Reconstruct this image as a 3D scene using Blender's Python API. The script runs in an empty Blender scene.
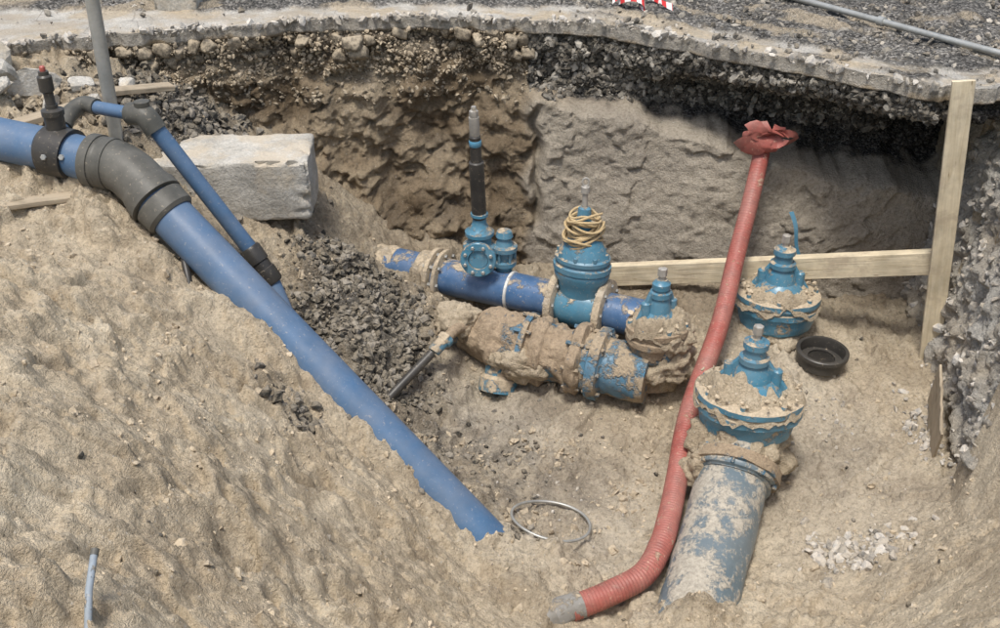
import bpy, math, numpy as np
from mathutils import Vector, Matrix
rng=np.random.default_rng(7)
scene=bpy.context.scene
R_=math.radians
# ------------------------------------------------------------ noise
GT=np.random.default_rng(3).normal(size=(512,3)); GT/=np.linalg.norm(GT,axis=1)[:,None]
def _h(a,b,c,s):
    h=a*374761393+b*668265263+c*1274126177+s*974634777
    h=(h^(h>>13))*1103515245
    return (h^(h>>16))&511
def n2(x,y,s=0):
    a=np.floor(x).astype(np.int64); b=np.floor(y).astype(np.int64); fx=x-a; fy=y-b
    u=fx*fx*fx*(fx*(fx*6-15)+10); v=fy*fy*fy*(fy*(fy*6-15)+10)
    r=[]
    for j in (0,1):
        for i in (0,1):
            g=GT[_h(a+i,b+j,0*a,s)]; r.append(g[...,0]*(fx-i)+g[...,1]*(fy-j))
    return ((r[0]*(1-u)+r[1]*u)*(1-v)+(r[2]*(1-u)+r[3]*u)*v)*1.6
def fb2(x,y,o=4,s=0,g=.5):
    t=0;a=1
    for k in range(o):
        t=t+a*n2(x,y,s+k*17); a*=g; x,y=(x*1.6-y*1.2)+3.1,(x*1.2+y*1.6)+7.7
    return t
def n3(x,y,z,s=0):
    a=np.floor(x).astype(np.int64); b=np.floor(y).astype(np.int64); c=np.floor(z).astype(np.int64)
    fx=x-a;fy=y-b;fz=z-c
    q=lambda f:f*f*f*(f*(f*6-15)+10)
    u,v,w=q(fx),q(fy),q(fz); r=0
    for i in (0,1):
        for j in (0,1):
            for k in (0,1):
                g=GT[_h(a+i,b+j,c+k,s)]
                r=r+(u if i else 1-u)*(v if j else 1-v)*(w if k else 1-w)*(g[...,0]*(fx-i)+g[...,1]*(fy-j)+g[...,2]*(fz-k))
    return r*1.5
def fb3(P,sc,o=3,s=0):
    x,y,z=P[...,0]*sc,P[...,1]*sc,P[...,2]*sc;t=0;a=1
    for k in range(o):
        t=t+a*n3(x,y,z,s+k*13);a*=.5;x,y,z=x*2.03+1.7,y*2.03+9.2,z*2.03+5.1
    return t
def ss(x,a,b):
    t=np.clip((x-a)/(b-a),0,1); return t*t*(3-2*t)
# ------------------------------------------------------------ mesh helpers
def raw_mesh(name,V,F,mat=None,smooth=True,attr=None):
    me=bpy.data.meshes.new(name); n=len(V); m,k=F.shape
    me.vertices.add(n); me.vertices.foreach_set('co',np.ascontiguousarray(V,dtype=np.float32).ravel())
    me.loops.add(m*k); me.loops.foreach_set('vertex_index',np.ascontiguousarray(F,dtype=np.int32).ravel())
    me.polygons.add(m); me.polygons.foreach_set('loop_start',np.arange(0,m*k,k,dtype=np.int32))
    me.polygons.foreach_set('use_smooth',np.full(m,smooth))
    me.update(calc_edges=True)
    if attr is not None:
        at=me.color_attributes.new('zone','FLOAT_COLOR','POINT')
        at.data.foreach_set('color',np.ascontiguousarray(attr,dtype=np.float32).ravel())
    if mat: me.materials.append(mat)
    o=bpy.data.objects.new(name,me); scene.collection.objects.link(o); return o
def grid_faces(nr,nc,flip=False):
    i=np.arange((nr-1)*(nc-1)); r=i//(nc-1); c=i%(nc-1); a=r*nc+c
    F=np.stack([a,a+1,a+nc+1,a+nc],1)
    return F[:,::-1] if flip else F
def pyobj(name,V,F,mat,parent=None,smooth=True,ang=38):
    me=bpy.data.meshes.new(name); me.from_pydata([tuple(v) for v in V],[],F); me.update()
    if smooth:
        me.polygons.foreach_set('use_smooth',[True]*len(me.polygons))
        try: me.set_sharp_from_angle(angle=R_(ang))
        except Exception: pass
    me.materials.append(mat)
    o=bpy.data.objects.new(name,me); scene.collection.objects.link(o)
    if parent: o.parent=parent
    return o
def empty(name):
    e=bpy.data.objects.new(name,None); e.empty_display_size=.1; scene.collection.objects.link(e); return e
def catmull(P,n):
    P=np.array(P,float)
    if len(P)==2: 
        t=np.linspace(0,1,n)[:,None]; return P[0]*(1-t)+P[1]*t
    Q=np.vstack([2*P[0]-P[1],P,2*P[-1]-P[-2]]); out=[]
    tt=np.linspace(0,len(P)-1-1e-6,n)
    for t in tt:
        i=int(t);f=t-i;a,b,c,d=Q[i],Q[i+1],Q[i+2],Q[i+3]
        out.append(.5*((2*b)+(-a+c)*f+(2*a-5*b+4*c-d)*f*f+(-a+3*b-3*c+d)*f**3))
    return np.array(out)
def tube(name,path,rad,mat,parent=None,seg=28,caps=True,noise=None,closed=False,ang=38,scale=(1,1)):
    P=np.array(path,float);n=len(P);rad=np.broadcast_to(np.array(rad,float),(n,))
    if closed: T=np.roll(P,-1,0)-np.roll(P,1,0)
    else: T=np.gradient(P,axis=0)
    L=np.linalg.norm(T,axis=1)
    for i in range(n):
        if L[i]<1e-9: T[i]=T[i-1] if i else P[-1]-P[0]
    T/=np.linalg.norm(T,axis=1)[:,None]
    a=np.array([0,0,1.]) if abs(T[0][2])<.9 else np.array([1.,0,0])
    N=np.cross(T[0],a);N/=np.linalg.norm(N);Ns=[N]
    for i in range(1,n):
        N=Ns[-1]-T[i]*np.dot(Ns[-1],T[i]);N/=np.linalg.norm(N);Ns.append(N)
    Ns=np.array(Ns);B=np.cross(T,Ns);th=np.linspace(0,2*np.pi,seg,endpoint=False)
    D=Ns[:,None]*np.cos(th)[None,:,None]*scale[0]+B[:,None]*np.sin(th)[None,:,None]*scale[1]
    V=P[:,None]+D*rad[:,None,None]
    if noise:
        V=V+D*(fb3(V,noise[1],4,noise[2] if len(noise)>2 else 0)*noise[0])[...,None]
    V=V.reshape(-1,3);F=[]
    for i in range(n if closed else n-1):
        for j in range(seg):
            k=(j+1)%seg;i2=(i+1)%n
            F.append((i*seg+j,i*seg+k,i2*seg+k,i2*seg+j))
    if caps and not closed:
        F.append(tuple(range(seg))[::-1]);F.append(tuple((n-1)*seg+j for j in range(seg)))
    return pyobj(name,V,F,mat,parent,True,ang)
def lathe(name,prof,org,mat,parent=None,axis=(0,0,1),scale=(1,1),rot=0,seg=40,noise=None,ang=35):
    prof=np.array(prof,float)
    if noise:
        q=[prof[0]]
        for a,b in zip(prof[:-1],prof[1:]):
            m=max(1,int(np.linalg.norm(b-a)/.012))
            for k in range(1,m+1): q.append(a+(b-a)*k/m)
        prof=np.array(q);seg=72
    th=np.linspace(0,2*np.pi,seg,endpoint=False)
    V=np.zeros((len(prof),seg,3));V[...,0]=prof[:,0,None]*np.cos(th)*scale[0];V[...,1]=prof[:,0,None]*np.sin(th)*scale[1];V[...,2]=prof[:,1,None]
    V=V.reshape(-1,3)
    M=Vector(axis).normalized().to_track_quat('Z','Y').to_matrix() if tuple(axis)!=(0,0,1) else Matrix.Identity(3)
    M=np.array(M@Matrix.Rotation(rot,3,'Z'));V=V@M.T+np.array(org)
    if noise:
        c=V-np.array(org);c/=np.maximum(np.linalg.norm(c,axis=1),1e-6)[:,None]
        V=V+c*(fb3(V,noise[1],4,int(abs(org[0])*90))*noise[0])[:,None]
    F=[]
    for i in range(len(prof)-1):
        for j in range(seg):
            k=(j+1)%seg;F.append((i*seg+j,i*seg+k,(i+1)*seg+k,(i+1)*seg+j))
    F.append(tuple(range(seg))[::-1]);F.append(tuple((len(prof)-1)*seg+j for j in range(seg)))
    return pyobj(name,V,F,mat,parent,True,ang)
def cyls(name,items,mat,parent=None,seg=6):
    V=[];F=[]
    for pos,ax,r,h in items:
        M=Vector(ax).normalized().to_track_quat('Z','Y').to_matrix();b=len(V)
        for zz,rr in ((-h/2,r),(h/2*.8,r),(h/2,r*.8)):
            for j in range(seg):
                a=2*math.pi*j/seg;V.append(Vector(pos)+M@Vector((rr*math.cos(a),rr*math.sin(a),zz)))
        for l in (0,1):
            for j in range(seg):
                k=(j+1)%seg;F.append((b+l*seg+j,b+l*seg+k,b+(l+1)*seg+k,b+(l+1)*seg+j))
        F.append(tuple(b+2*seg+j for j in range(seg)));F.append(tuple(b+j for j in range(seg))[::-1])
    return pyobj(name,V,F,mat,parent,False)
GO=[0]
def beam(name,p0,p1,w,h,mat,parent=None,up=(0,0,1),bev=.004,rough=0.002,n=40):
    p0=np.array(p0,float);p1=np.array(p1,float);d=p1-p0;L=np.linalg.norm(d);d/=L
    s=np.cross(d,up);s/=np.linalg.norm(s);u=np.cross(s,d)
    b=bev;sec=[(-w/2+b,-h/2),(w/2-b,-h/2),(w/2,-h/2+b),(w/2,h/2-b),(w/2-b,h/2),(-w/2+b,h/2),(-w/2,h/2-b),(-w/2,-h/2+b)]
    V=[];F=[]
    for i in range(n):
        for (a,c) in sec: V.append(p0+d*L*i/(n-1)+s*a+u*c)
    V=np.array(V);V+=(fb3(V,6,3,5)*rough)[:,None]*(s+u)
    for i in range(n-1):
        for j in range(8): k=(j+1)%8;F.append((i*8+j,i*8+k,(i+1)*8+k,(i+1)*8+j))
    F.append(tuple(range(8))[::-1]);F.append(tuple((n-1)*8+j for j in range(8)))
    me=pyobj(name,V,F,mat,parent,False);GO[0]+=1.37
    at=me.data.attributes.new('grain','FLOAT_VECTOR','POINT')
    rel=V-p0;g=np.stack([rel@d,rel@s+GO[0],rel@u],1);at.data.foreach_set('vector',g.astype(np.float32).ravel())
    return me
def ico(sub):
    import bmesh
    bm=bmesh.new();bmesh.ops.create_icosphere(bm,subdivisions=sub,radius=1)
    V=np.array([v.co[:] for v in bm.verts]);F=np.array([[v.index for v in f.verts] for f in bm.faces]);bm.free();return V,F
I1=ico(1);I2=ico(2);I3=ico(5)
def stones(name,P,S,mat,boxy=0.3,sub=1,seed=1,jit=.18,smooth=False,rotmax=None,parent=None,cut=.62):
    r=np.random.default_rng(seed);V0,F0=(I1 if sub==1 else I2 if sub==2 else ico(3));n=len(P);nv=len(V0)
    q=r.normal(size=(n,4));q/=np.linalg.norm(q,axis=1)[:,None]
    if rotmax is not None:
        q=np.stack([np.ones(n),*(r.normal(size=(3,n))*rotmax)],1);q/=np.linalg.norm(q,axis=1)[:,None]
    w,x,y,z=q.T
    M=np.stack([1-2*(y*y+z*z),2*(x*y-z*w),2*(x*z+y*w),2*(x*y+z*w),1-2*(x*x+z*z),2*(y*z-x*w),2*(x*z-y*w),2*(y*z+x*w),1-2*(x*x+y*y)],1).reshape(n,3,3)
    p=2+boxy*10;C=V0/((np.abs(V0)**p).sum(1)**(1/p))[:,None]
    V=C[None]*(1+r.normal(size=(n,nv,1))*jit*.5+0)*np.array(S)[:,None,:]
    for k in range(3):
        d=r.normal(size=(n,3));d/=np.linalg.norm(d,axis=1)[:,None]
        Uq=V/np.array(S)[:,None,:];dd=(Uq*d[:,None]).sum(2);ex=np.maximum(dd-cut,0)
        V=V-ex[...,None]*d[:,None]*np.array(S)[:,None,:]
    V=np.einsum('nij,nvj->nvi',M,V)+np.array(P)[:,None]
    F=(F0[None]+(np.arange(n)*nv)[:,None,None]).reshape(-1,3)
    o=raw_mesh(name,V.reshape(-1,3),F,mat,smooth)
    if parent:o.parent=parent
    return o
def blob(name,c,s,mat,parent=None,amp=.25,sc=9,seed=0):
    V,F=I3;W=V*np.array(s);d=1+amp*fb3(W+np.array(c),sc,5,seed);W=W*d[:,None]+np.array(c)
    o=raw_mesh(name,W,F,mat,True)
    if parent:o.parent=parent
    return o
# ------------------------------------------------------------ materials
class NT:
    def __init__(s,name):
        s.m=bpy.data.materials.new(name);s.m.use_nodes=True;s.t=s.m.node_tree;s.n=s.t.nodes;s.l=s.t.links
        s.b=s.n['Principled BSDF'];s.co=s.n.new('ShaderNodeTexCoord').outputs['Object']
    def lk(s,a,b): s.l.new(a,b)
    def setin(s,sock,v):
        if hasattr(v,'links'): s.l.new(v,sock)
        elif isinstance(v,(tuple,list)): sock.default_value=(*v,1) if len(v)==3 and len(sock.default_value)==4 else v
        else: sock.default_value=v
    def noise(s,sc,det=4,rough=.55,co=None,dist=0):
        n=s.n.new('ShaderNodeTexNoise');n.inputs['Scale'].default_value=sc;n.inputs['Detail'].default_value=det;n.inputs['Roughness'].default_value=rough;n.inputs['Distortion'].default_value=dist
        s.lk(co or s.co,n.inputs['Vector']);return n.outputs['Fac']
    def voro(s,sc,out='Distance',feat='F1',co=None,rnd=1):
        n=s.n.new('ShaderNodeTexVoronoi');n.feature=feat;n.inputs['Scale'].default_value=sc;n.inputs['Randomness'].default_value=rnd
        s.lk(co or s.co,n.inputs['Vector']);return n.outputs[out]
    def ramp(s,f,st):
        n=s.n.new('ShaderNodeValToRGB');e=n.color_ramp.elements
        while len(e)<len(st): e.new(.5)
        for i,(p,c) in enumerate(st):
            e[i].position=p;e[i].color=(*c,1) if isinstance(c,(tuple,list)) else (c,c,c,1)
        s.lk(f,n.inputs['Fac']);return n.outputs['Color']
    def mix(s,f,a,b,mode='MIX'):
        n=s.n.new('ShaderNodeMix');n.data_type='RGBA';n.blend_type=mode
        s.setin(n.inputs[0],f);s.setin(n.inputs[6],a);s.setin(n.inputs[7],b);return n.outputs[2]
    def math(s,op,a,b=0,clamp=False):
        n=s.n.new('ShaderNodeMath');n.operation=op;n.use_clamp=clamp;s.setin(n.inputs[0],a);s.setin(n.inputs[1],b);return n.outputs[0]
    def rng(s,v,a,b,c=0,d=1):
        n=s.n.new('ShaderNodeMapRange');s.setin(n.inputs[0],v);n.inputs[1].default_value=a;n.inputs[2].default_value=b;n.inputs[3].default_value=c;n.inputs[4].default_value=d;n.clamp=True;return n.outputs[0]
    def bump(s,h,dist,strength=1,prev=None):
        n=s.n.new('ShaderNodeBump');n.inputs['Strength'].default_value=strength;n.inputs['Distance'].default_value=dist;s.lk(h,n.inputs['Height'])
        if prev: s.lk(prev,n.inputs['Normal'])
        return n.outputs['Normal']
    def attr(s,name,out='Color'):
        n=s.n.new('ShaderNodeAttribute');n.attribute_name=name;return n.outputs[out]
    def sep(s,v):
        n=s.n.new('ShaderNodeSeparateColor');s.lk(v,n.inputs[0]);return n.outputs
    def mapping(s,scale,co=None):
        n=s.n.new('ShaderNodeMapping');n.inputs['Scale'].default_value=scale;s.lk(co or s.co,n.inputs['Vector']);return n.outputs[0]
    def nz(s):
        g=s.n.new('ShaderNodeNewGeometry');x=s.n.new('ShaderNodeSeparateXYZ');s.lk(g.outputs['Normal'],x.inputs[0]);return x.outputs[2]
    def island(s):
        return s.n.new('ShaderNodeNewGeometry').outputs['Random Per Island']
    def fin(s,col,rough=.9,nor=None,spec=.3,metal=0):
        s.setin(s.b.inputs['Base Color'],col);s.setin(s.b.inputs['Roughness'],rough);s.b.inputs['Specular IOR Level'].default_value=spec;s.b.inputs['Metallic'].default_value=metal
        if nor: s.lk(nor,s.b.inputs['Normal'])
        return s.m
SAND=(.56,.468,.338)
def earth(name,d,m,l,zone=True,bumpk=1.0):
    t=NT(name)
    c=t.ramp(t.noise(1.9,4,.6),[(.32,d),(.5,m),(.68,l)])
    f=t.noise(42,3,.8);c=t.mix(1,c,t.ramp(f,[(.28,.60),(.5,1.0),(.72,1.20)]),'MULTIPLY')
    vc=t.n.new('ShaderNodeTexVoronoi');vc.inputs['Scale'].default_value=66;t.lk(t.co,vc.inputs['Vector'])
    g=t.sep(vc.outputs['Color']);gd=t.rng(vc.outputs['Distance'],.34,.26)
    c=t.mix(t.math('MULTIPLY',t.math('MULTIPLY',t.rng(g[0],.93,.94),gd),.6),c,(.16,.14,.115))
    c=t.mix(t.math('MULTIPLY',t.math('MULTIPLY',t.rng(g[1],.94,.95),gd),.5),c,(.70,.66,.59))
    gr=None
    if zone:
        z=t.sep(t.attr('zone'))
        c=t.mix(z[0],c,t.mix(1,c,(.50,.475,.45),'MULTIPLY'))
        gc=t.ramp(g[2],[(0,(.035,.033,.031)),(.6,(.095,.09,.08)),(1,(.25,.235,.21))])
        gr=z[1]
        c=t.mix(gr,c,gc)
        cc=t.mix(1,(.50,.475,.425),t.ramp(f,[(.28,.6),(.5,1),(.72,1.2)]),'MULTIPLY')
        c=t.mix(z[2],c,cc)
    nrm=t.bump(t.noise(75,3,.8),.026*bumpk,.9)
    if gr is not None:
        h=t.math('MULTIPLY',vc.outputs['Distance'],gr);nrm=t.bump(h,-.015,.9,nrm)
    return t.fin(c,.95,nrm,.12)
M_ground=earth('sandy_soil',(.46,.375,.265),SAND,(.64,.55,.41))
M_wall=earth('cut_soil',(.31,.24,.16),(.44,.355,.245),(.54,.45,.325),bumpk=1.3)
M_sand=earth('loose_sand',(.44,.355,.25),(.53,.44,.315),(.60,.51,.38),zone=False)
def road_mat():
    t=NT('road_surface');z=t.sep(t.attr('zone'))
    vd=t.voro(60);vg=t.sep(t.voro(60,'Color'));a=t.ramp(vg[0],[(0,(.05,.048,.044)),(.6,(.13,.123,.11)),(1,(.32,.30,.27))])
    a=t.mix(1,a,t.ramp(t.noise(3,4,.6),[(.3,.6),(.7,1.5)]),'MULTIPLY')
    c=t.mix(1,t.ramp(t.noise(4,5,.65),[(.3,(.34,.32,.28)),(.5,(.47,.445,.395)),(.7,(.58,.55,.49))]),t.ramp(t.noise(70,3,.7),[(.3,.65),(.7,1.25)]),'MULTIPLY')
    crack=t.rng(t.voro(2.3,'Distance','DISTANCE_TO_EDGE'),.0,.010,1,0)
    c=t.mix(t.math('MULTIPLY',crack,.5),c,(.08,.075,.065))
    dirt=t.rng(t.noise(2.5,5,.6),.46,.60);c=t.mix(t.math('MULTIPLY',dirt,.65),c,(.36,.30,.22))
    col=t.mix(z[2],a,c);col=t.mix(z[0],col,t.mix(1,(.46,.385,.28),t.ramp(t.noise(30,4,.7),[(.3,.6),(.7,1.2)]),'MULTIPLY'))
    n=t.bump(t.noise(40,5,.7),.015,.8);n=t.bump(t.math('MULTIPLY',vd,t.math('SUBTRACT',1,z[2])),-.02,.9,n)
    return t.fin(col,.93,n,.2)
M_road=road_mat()
def stone_mat(name,a,b,c,dust=.3):
    t=NT(name);col=t.ramp(t.island(),[(0,a),(.6,b),(1,c)])
    nn=t.noise(30,4,.7)
    col=t.mix(1,col,t.ramp(nn,[(.3,.65),(.7,1.3)]),'MULTIPLY')
    f=t.math('MULTIPLY',t.rng(t.math('ADD',nn,t.math('MULTIPLY',t.nz(),.15)),.45,.65),dust)
    col=t.mix(f,col,SAND)
    return t.fin(col,.9,t.bump(t.noise(80,3,.7),.006,.9),.2)
M_gravel=stone_mat('dark_gravel',(.035,.034,.031),(.09,.086,.076),(.24,.225,.20),.3)
M_pale=stone_mat('pale_gravel',(.24,.23,.21),(.42,.40,.37),(.66,.64,.60),.4)
M_cob=stone_mat('cobble_stone',(.12,.10,.074),(.20,.168,.125),(.31,.265,.20),.55)
M_clod=stone_mat('sand_clod',(.48,.395,.28),(.54,.45,.325),(.59,.50,.37),.5)
M_dclod=stone_mat('damp_clod',(.30,.245,.175),(.38,.315,.23),(.46,.385,.28),.5)
M_lay=stone_mat('layer_stone',(.03,.029,.026),(.10,.095,.085),(.38,.355,.31),.16)
M_rst=stone_mat('road_stone',(.08,.075,.068),(.22,.205,.18),(.46,.435,.385),.3)
def paint(name,base,dirt=.5,up=.25,sc=7,rough=.38,spec=.5,dcol=None,thick=.006,metal=0,var=.25,film=.24,speck=.5):
    t=NT(name);dcol=dcol or (.51,.42,.30)
    n=t.noise(sc,6,.72)
    c=t.mix(1,base,t.ramp(n,[(.3,1-var),(.7,1+var)]),'MULTIPLY')
    fl=t.rng(t.noise(3.5,4,.65),.35,.7,film*.35,film);c=t.mix(fl,c,(.48,.43,.36))
    v=t.math('ADD',n,t.math('MULTIPLY',t.nz(),up));th=.80-dirt*.5
    f=t.rng(v,th-.03,th+.05)
    fn=t.noise(48,4,.75)
    dc=t.mix(1,dcol,t.ramp(fn,[(.3,.62),(.7,1.22)]),'MULTIPLY')
    c=t.mix(f,c,dc)
    sp=t.math('MULTIPLY',t.rng(fn,.60,.68),speck);c=t.mix(sp,c,dc)
    nm=t.bump(t.math('MULTIPLY',t.math('ADD',fn,.8),t.rng(f,0,1,.10,1)),thick*1.6,.8)
    return t.fin(c,t.rng(f,0,1,rough,.95),nm,spec,metal)
M_hdpe=paint('blue_polyethylene',(.030,.115,.245),.08,.02,6,.42,.45,film=.25,speck=.28,var=.15)
M_main=paint('blue_coating',(.014,.10,.25),.28,.12,7,.34,.45,speck=.6)
M_valve=paint('blue_epoxy',(.018,.20,.33),.32,.16,9,.33,.5,speck=.6)
M_valved=paint('blue_epoxy_dirty',(.022,.22,.36),.50,.24,9,.4,.45,speck=.7)
M_crust=paint('dirt_crusted_iron',(.03,.18,.30),.76,.03,5,.5,.4,thick=.012,dcol=(.39,.30,.205))
M_crust2=paint('dirt_half_crusted_iron',(.03,.18,.31),.62,.03,5,.5,.4,thick=.012,dcol=(.43,.345,.24))
M_vpipe=paint('blue_grey_iron',(.10,.16,.20),.50,.10,6,.38,.5,thick=.003,dcol=(.43,.39,.32),speck=.8)
M_beige=paint('sandy_flange',(.53,.45,.34),.55,.1,9,.7,.3,var=.3)
M_black=paint('black_plastic',(.018,.018,.018),.16,.05,9,.4,.4,film=.12,speck=.3)
M_dkgrey=paint('dark_grey_fitting',(.045,.048,.042),.10,.06,7,.5,.4,film=.22,speck=.3)
M_steel=paint('galvanised_steel',(.42,.43,.41),.2,.0,8,.45,.5,metal=.5)
M_iron=paint('spindle_steel',(.44,.42,.38),.35,.05,14,.5,.5,metal=.3)
M_red=paint('red_plastic',(.31,.050,.038),.26,.06,10,.5,.35,dcol=(.48,.33,.24),film=.30,speck=.7,thick=.003,var=.35)
M_redtip=paint('red_cap_paint',(.4,.03,.02),.1,0,9,.4,.5)
M_white=paint('white_ring',(.65,.65,.62),.3,.05,9,.4,.4)
M_rope=paint('rope',(.50,.37,.19),.2,0,60,.9,.1)
M_sock=paint('grey_sleeve',(.22,.22,.21),.4,.1,9,.7,.3)
M_taup=paint('blue_tape',(.05,.28,.45),.2,0,9,.4,.5)
M_whitestk=paint('stake_paint',(.26,.32,.38),.45,0,20,.6,.3)
def wood(name,a,b,dirt=.3):
    t=NT(name);g=t.attr('grain','Vector');mp=t.mapping((1.5,22,22),g)
    gn=t.noise(2.2,5,.6,co=mp,dist=.6)
    c=t.ramp(gn,[(.3,a),(.7,b)])
    c=t.mix(1,c,t.ramp(t.noise(7,4,.6),[(.3,.75),(.7,1.12)]),'MULTIPLY')
    kn=t.rng(t.voro(5,co=t.mapping((1,4,4),g)),.05,.12,1,0);c=t.mix(t.math('MULTIPLY',kn,.6),c,(.16,.09,.04))
    f=t.rng(t.noise(6,5,.65),.62-dirt*.3,.72-dirt*.3);c=t.mix(t.math('MULTIPLY',f,.6),c,(.44,.36,.26))
    return t.fin(c,.8,t.bump(gn,.006,.7),.2)
M_wood=wood('fresh_timber',(.55,.46,.31),(.74,.65,.48))
M_woodo=wood('old_timber',(.30,.24,.17),(.48,.41,.30),.6)
def conc():
    t=NT('concrete');c=t.ramp(t.noise(5,6,.65),[(.3,(.34,.32,.28)),(.5,(.49,.465,.41)),(.72,(.62,.595,.54))])
    c=t.mix(1,c,t.ramp(t.noise(60,4,.75),[(.3,.7),(.7,1.2)]),'MULTIPLY')
    pore=t.rng(t.voro(42),.10,.16,1,0);c=t.mix(t.math('MULTIPLY',pore,.45),c,(.14,.13,.11))
    f=t.rng(t.math('ADD',t.noise(4,5,.65),t.math('MULTIPLY',t.nz(),.08)),.53,.67);c=t.mix(t.math('MULTIPLY',f,.55),c,SAND)
    n=t.bump(t.noise(30,5,.7),.014,.85);return t.fin(c,.9,n,.25)
M_conc=conc()
# ------------------------------------------------------------ terrain
EX=[-80,-4.6,-3.42,-3.30,-2.71,-2.08,-1.42,-.72,0,.7,1.45,1.9,2.25,2.62,2.9,80]
EY=[6.8,6.85,6.99,7.01,7.23,7.43,7.64,7.72,7.70,7.54,7.01,6.68,6.39,6.14,6.08,5.9]
def edge(x):
    k=np.array([-.12,-.06,0,.06,.12]);r=0
    for q in k: r=r+np.interp(x+q,EX,EY)
    r=r/5
    bite=np.maximum(n2(x*4.3,x*0+8.3,9)-.15,0)*.16
    return r+.035*n2(x*2.3,x*0+1.3,4)+.024*n2(x*9,x*0+5.3,5)+.014*n2(x*27,x*0+2.1,6)+bite
CP=np.array([(-3.22,6.74,-.15),(-2.85,6.69,-.30),(-2.47,6.70,-.35),(-2.07,7.06,-.55),(-2.78,5.77,-.42),(-2.61,5.43,-.5),(-2.27,5.54,-.55),(-2.55,4.9,-.45),(-2.13,5.08,-.6),(-1.8,5.34,-.8),(-1.61,4.96,-.9),(-1.36,4.94,-1.08),(-1.28,6.99,-1.1),(-1.19,6.75,-1.3),(-.82,6.57,-1.42),(-.97,6.07,-1.42),(-.68,6.29,-1.6),(-.5,6.13,-1.8),(-.87,5.57,-1.7),(-1.21,5.55,-1.45),(-.63,5.51,-1.95),(-.31,5.2,-2.1),(-.6,7.21,-1.65),(.3,7.08,-1.75),(1.36,6.28,-1.75),
(2.45,6.44,-1.85),(2.9,6.78,-1.8),(2.59,5.73,-1.95),(2.14,5.26,-2.0),(1.89,4.74,-2.1),(.94,5.4,-2.1),(.65,5.65,-2.05),(.31,5.16,-2.15),(.28,4.62,-2.15),(0,4.06,-2.05),(.31,3.96,-2.15),(.72,3.96,-2.15),(1.36,4.11,-2.1),(1.85,4.2,-2.05),(1.86,3.77,-1.95),(2.99,6.18,-1.85),(2.59,5.01,-1.95),
(-1.83,4.17,-.6),(-2.12,3.85,-.4),(-1.8,3.09,-.35),(-1.56,3.36,-.55),(-1.43,4.21,-.9),(-1.04,4.53,-1.27),(-1.23,3.42,-.85),(-.91,3.75,-1.25),(-.64,4.48,-1.62),(-.49,3.92,-1.68),(-.21,4.3,-2.0),(-1.5,2.36,-.35),(-1.3,2.5,-.5),(-.95,2.95,-1.05),(-.64,3.29,-1.4),(-.32,3.58,-1.75),(2.27,4.4,-1.95),(2.36,3.83,-1.5),(2.04,3.15,-1.3),(-2.0,6.15,-.85),(-1.35,6.4,-1.1),(-1.42,5.86,-1.40),(-1.7,5.9,-1.05),(1.9,7.1,-1.75),(1.0,7.0,-1.75),(-3.4,5.5,-.3),(-3.0,4.2,-.25),(3.2,5.0,-1.7),(3.2,3.8,-.8),(0,3.0,-1.5),(1.2,3.0,-1.6),(.5,1.6,-.5)])
def tps(px,py):
    A=CP[:,:2];d=np.linalg.norm(A[:,None]-A[None],axis=2);K=np.where(d>0,d*d*np.log(d+1e-9),0)+np.eye(len(A))*.01
    P=np.c_[np.ones(len(A)),A];n=len(A);L=np.block([[K,P],[P.T,np.zeros((3,3))]])
    w=np.linalg.solve(L,np.r_[CP[:,2],0,0,0]);out=w[n]+w[n+1]*px+w[n+2]*py
    for i in range(n):
        r2=(px-A[i,0])**2+(py-A[i,1])**2;out=out+w[i]*.5*r2*np.log(r2+1e-12)
    return out
dn=.0102
xa=np.concatenate([[-90,-50,-25,-14,-9,-6.5,-5.2],np.arange(-4.6,-3.5,.05),np.arange(-3.48,3.35,dn),np.arange(3.36,4.6,.05),[5.2,6.5,9,14,25,50,90]])
ya=np.concatenate([[-60,-30,-15,-8,-4,-2,-.5],np.arange(.4,2.0,.05),np.arange(2.02,7.3,dn),np.arange(7.32,8.6,.05),[9,10,12,16,25,45,90]])
X,Y=np.meshgrid(xa,ya)
Xc=np.clip(X,-4.6,4.6);Yc=np.clip(Y,0.4,8.6)
cx=np.linspace(-4.7,4.7,190);cy=np.linspace(.3,8.7,170);CX,CY=np.meshgrid(cx,cy);CZ=tps(CX,CY)
def bil(gx,gy,G,x,y):
    i=np.clip(np.searchsorted(gx,x)-1,0,len(gx)-2);j=np.clip(np.searchsorted(gy,y)-1,0,len(gy)-2)
    u=np.clip((x-gx[i])/(gx[i+1]-gx[i]),0,1);v=np.clip((y-gy[j])/(gy[j+1]-gy[j]),0,1)
    return (G[j,i]*(1-u)+G[j,i+1]*u)*(1-v)+(G[j+1,i]*(1-u)+G[j+1,i+1]*u)*v
Z=bil(cx,cy,CZ,Xc,Yc)
slope=ss(-Xc-.2*(5-Yc)+.0,-.2,.6)
fl=1-slope
def gs(x0,y0,r): return np.exp(-((Xc-x0)**2+(Yc-y0)**2)/(r*r))
pdx,pdy=(1.91,-1.09);pl=math.hypot(pdx,pdy);S_=((Xc+1.97)*pdx+(Yc-5.57)*pdy)/pl/pl;OFF=(-(Xc+1.97)*1.09-(Yc-5.57)*1.91)/pl
OFF=OFF+.05*n2(S_*9,OFF*2,301)
PZ=-.40+(-1.66)*S_
wm=ss(OFF,-.06,.06)*(1-ss(OFF,.35,.8))*ss(S_,.12,.34)*(1-ss(S_,1.05,1.2))
tg=PZ+.04-.30*np.maximum(OFF-.12,0);Z=Z*(1-wm)+np.maximum(Z,tg)*wm
we=ss(S_,.93,1.00)*(1-ss(S_,1.12,1.35))*(1-ss(np.abs(OFF-.05),.12,.36));Z=Z*(1-we)+np.maximum(Z,-1.98)*we
Z+=.22*gs(.98,3.90,.17)
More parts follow.
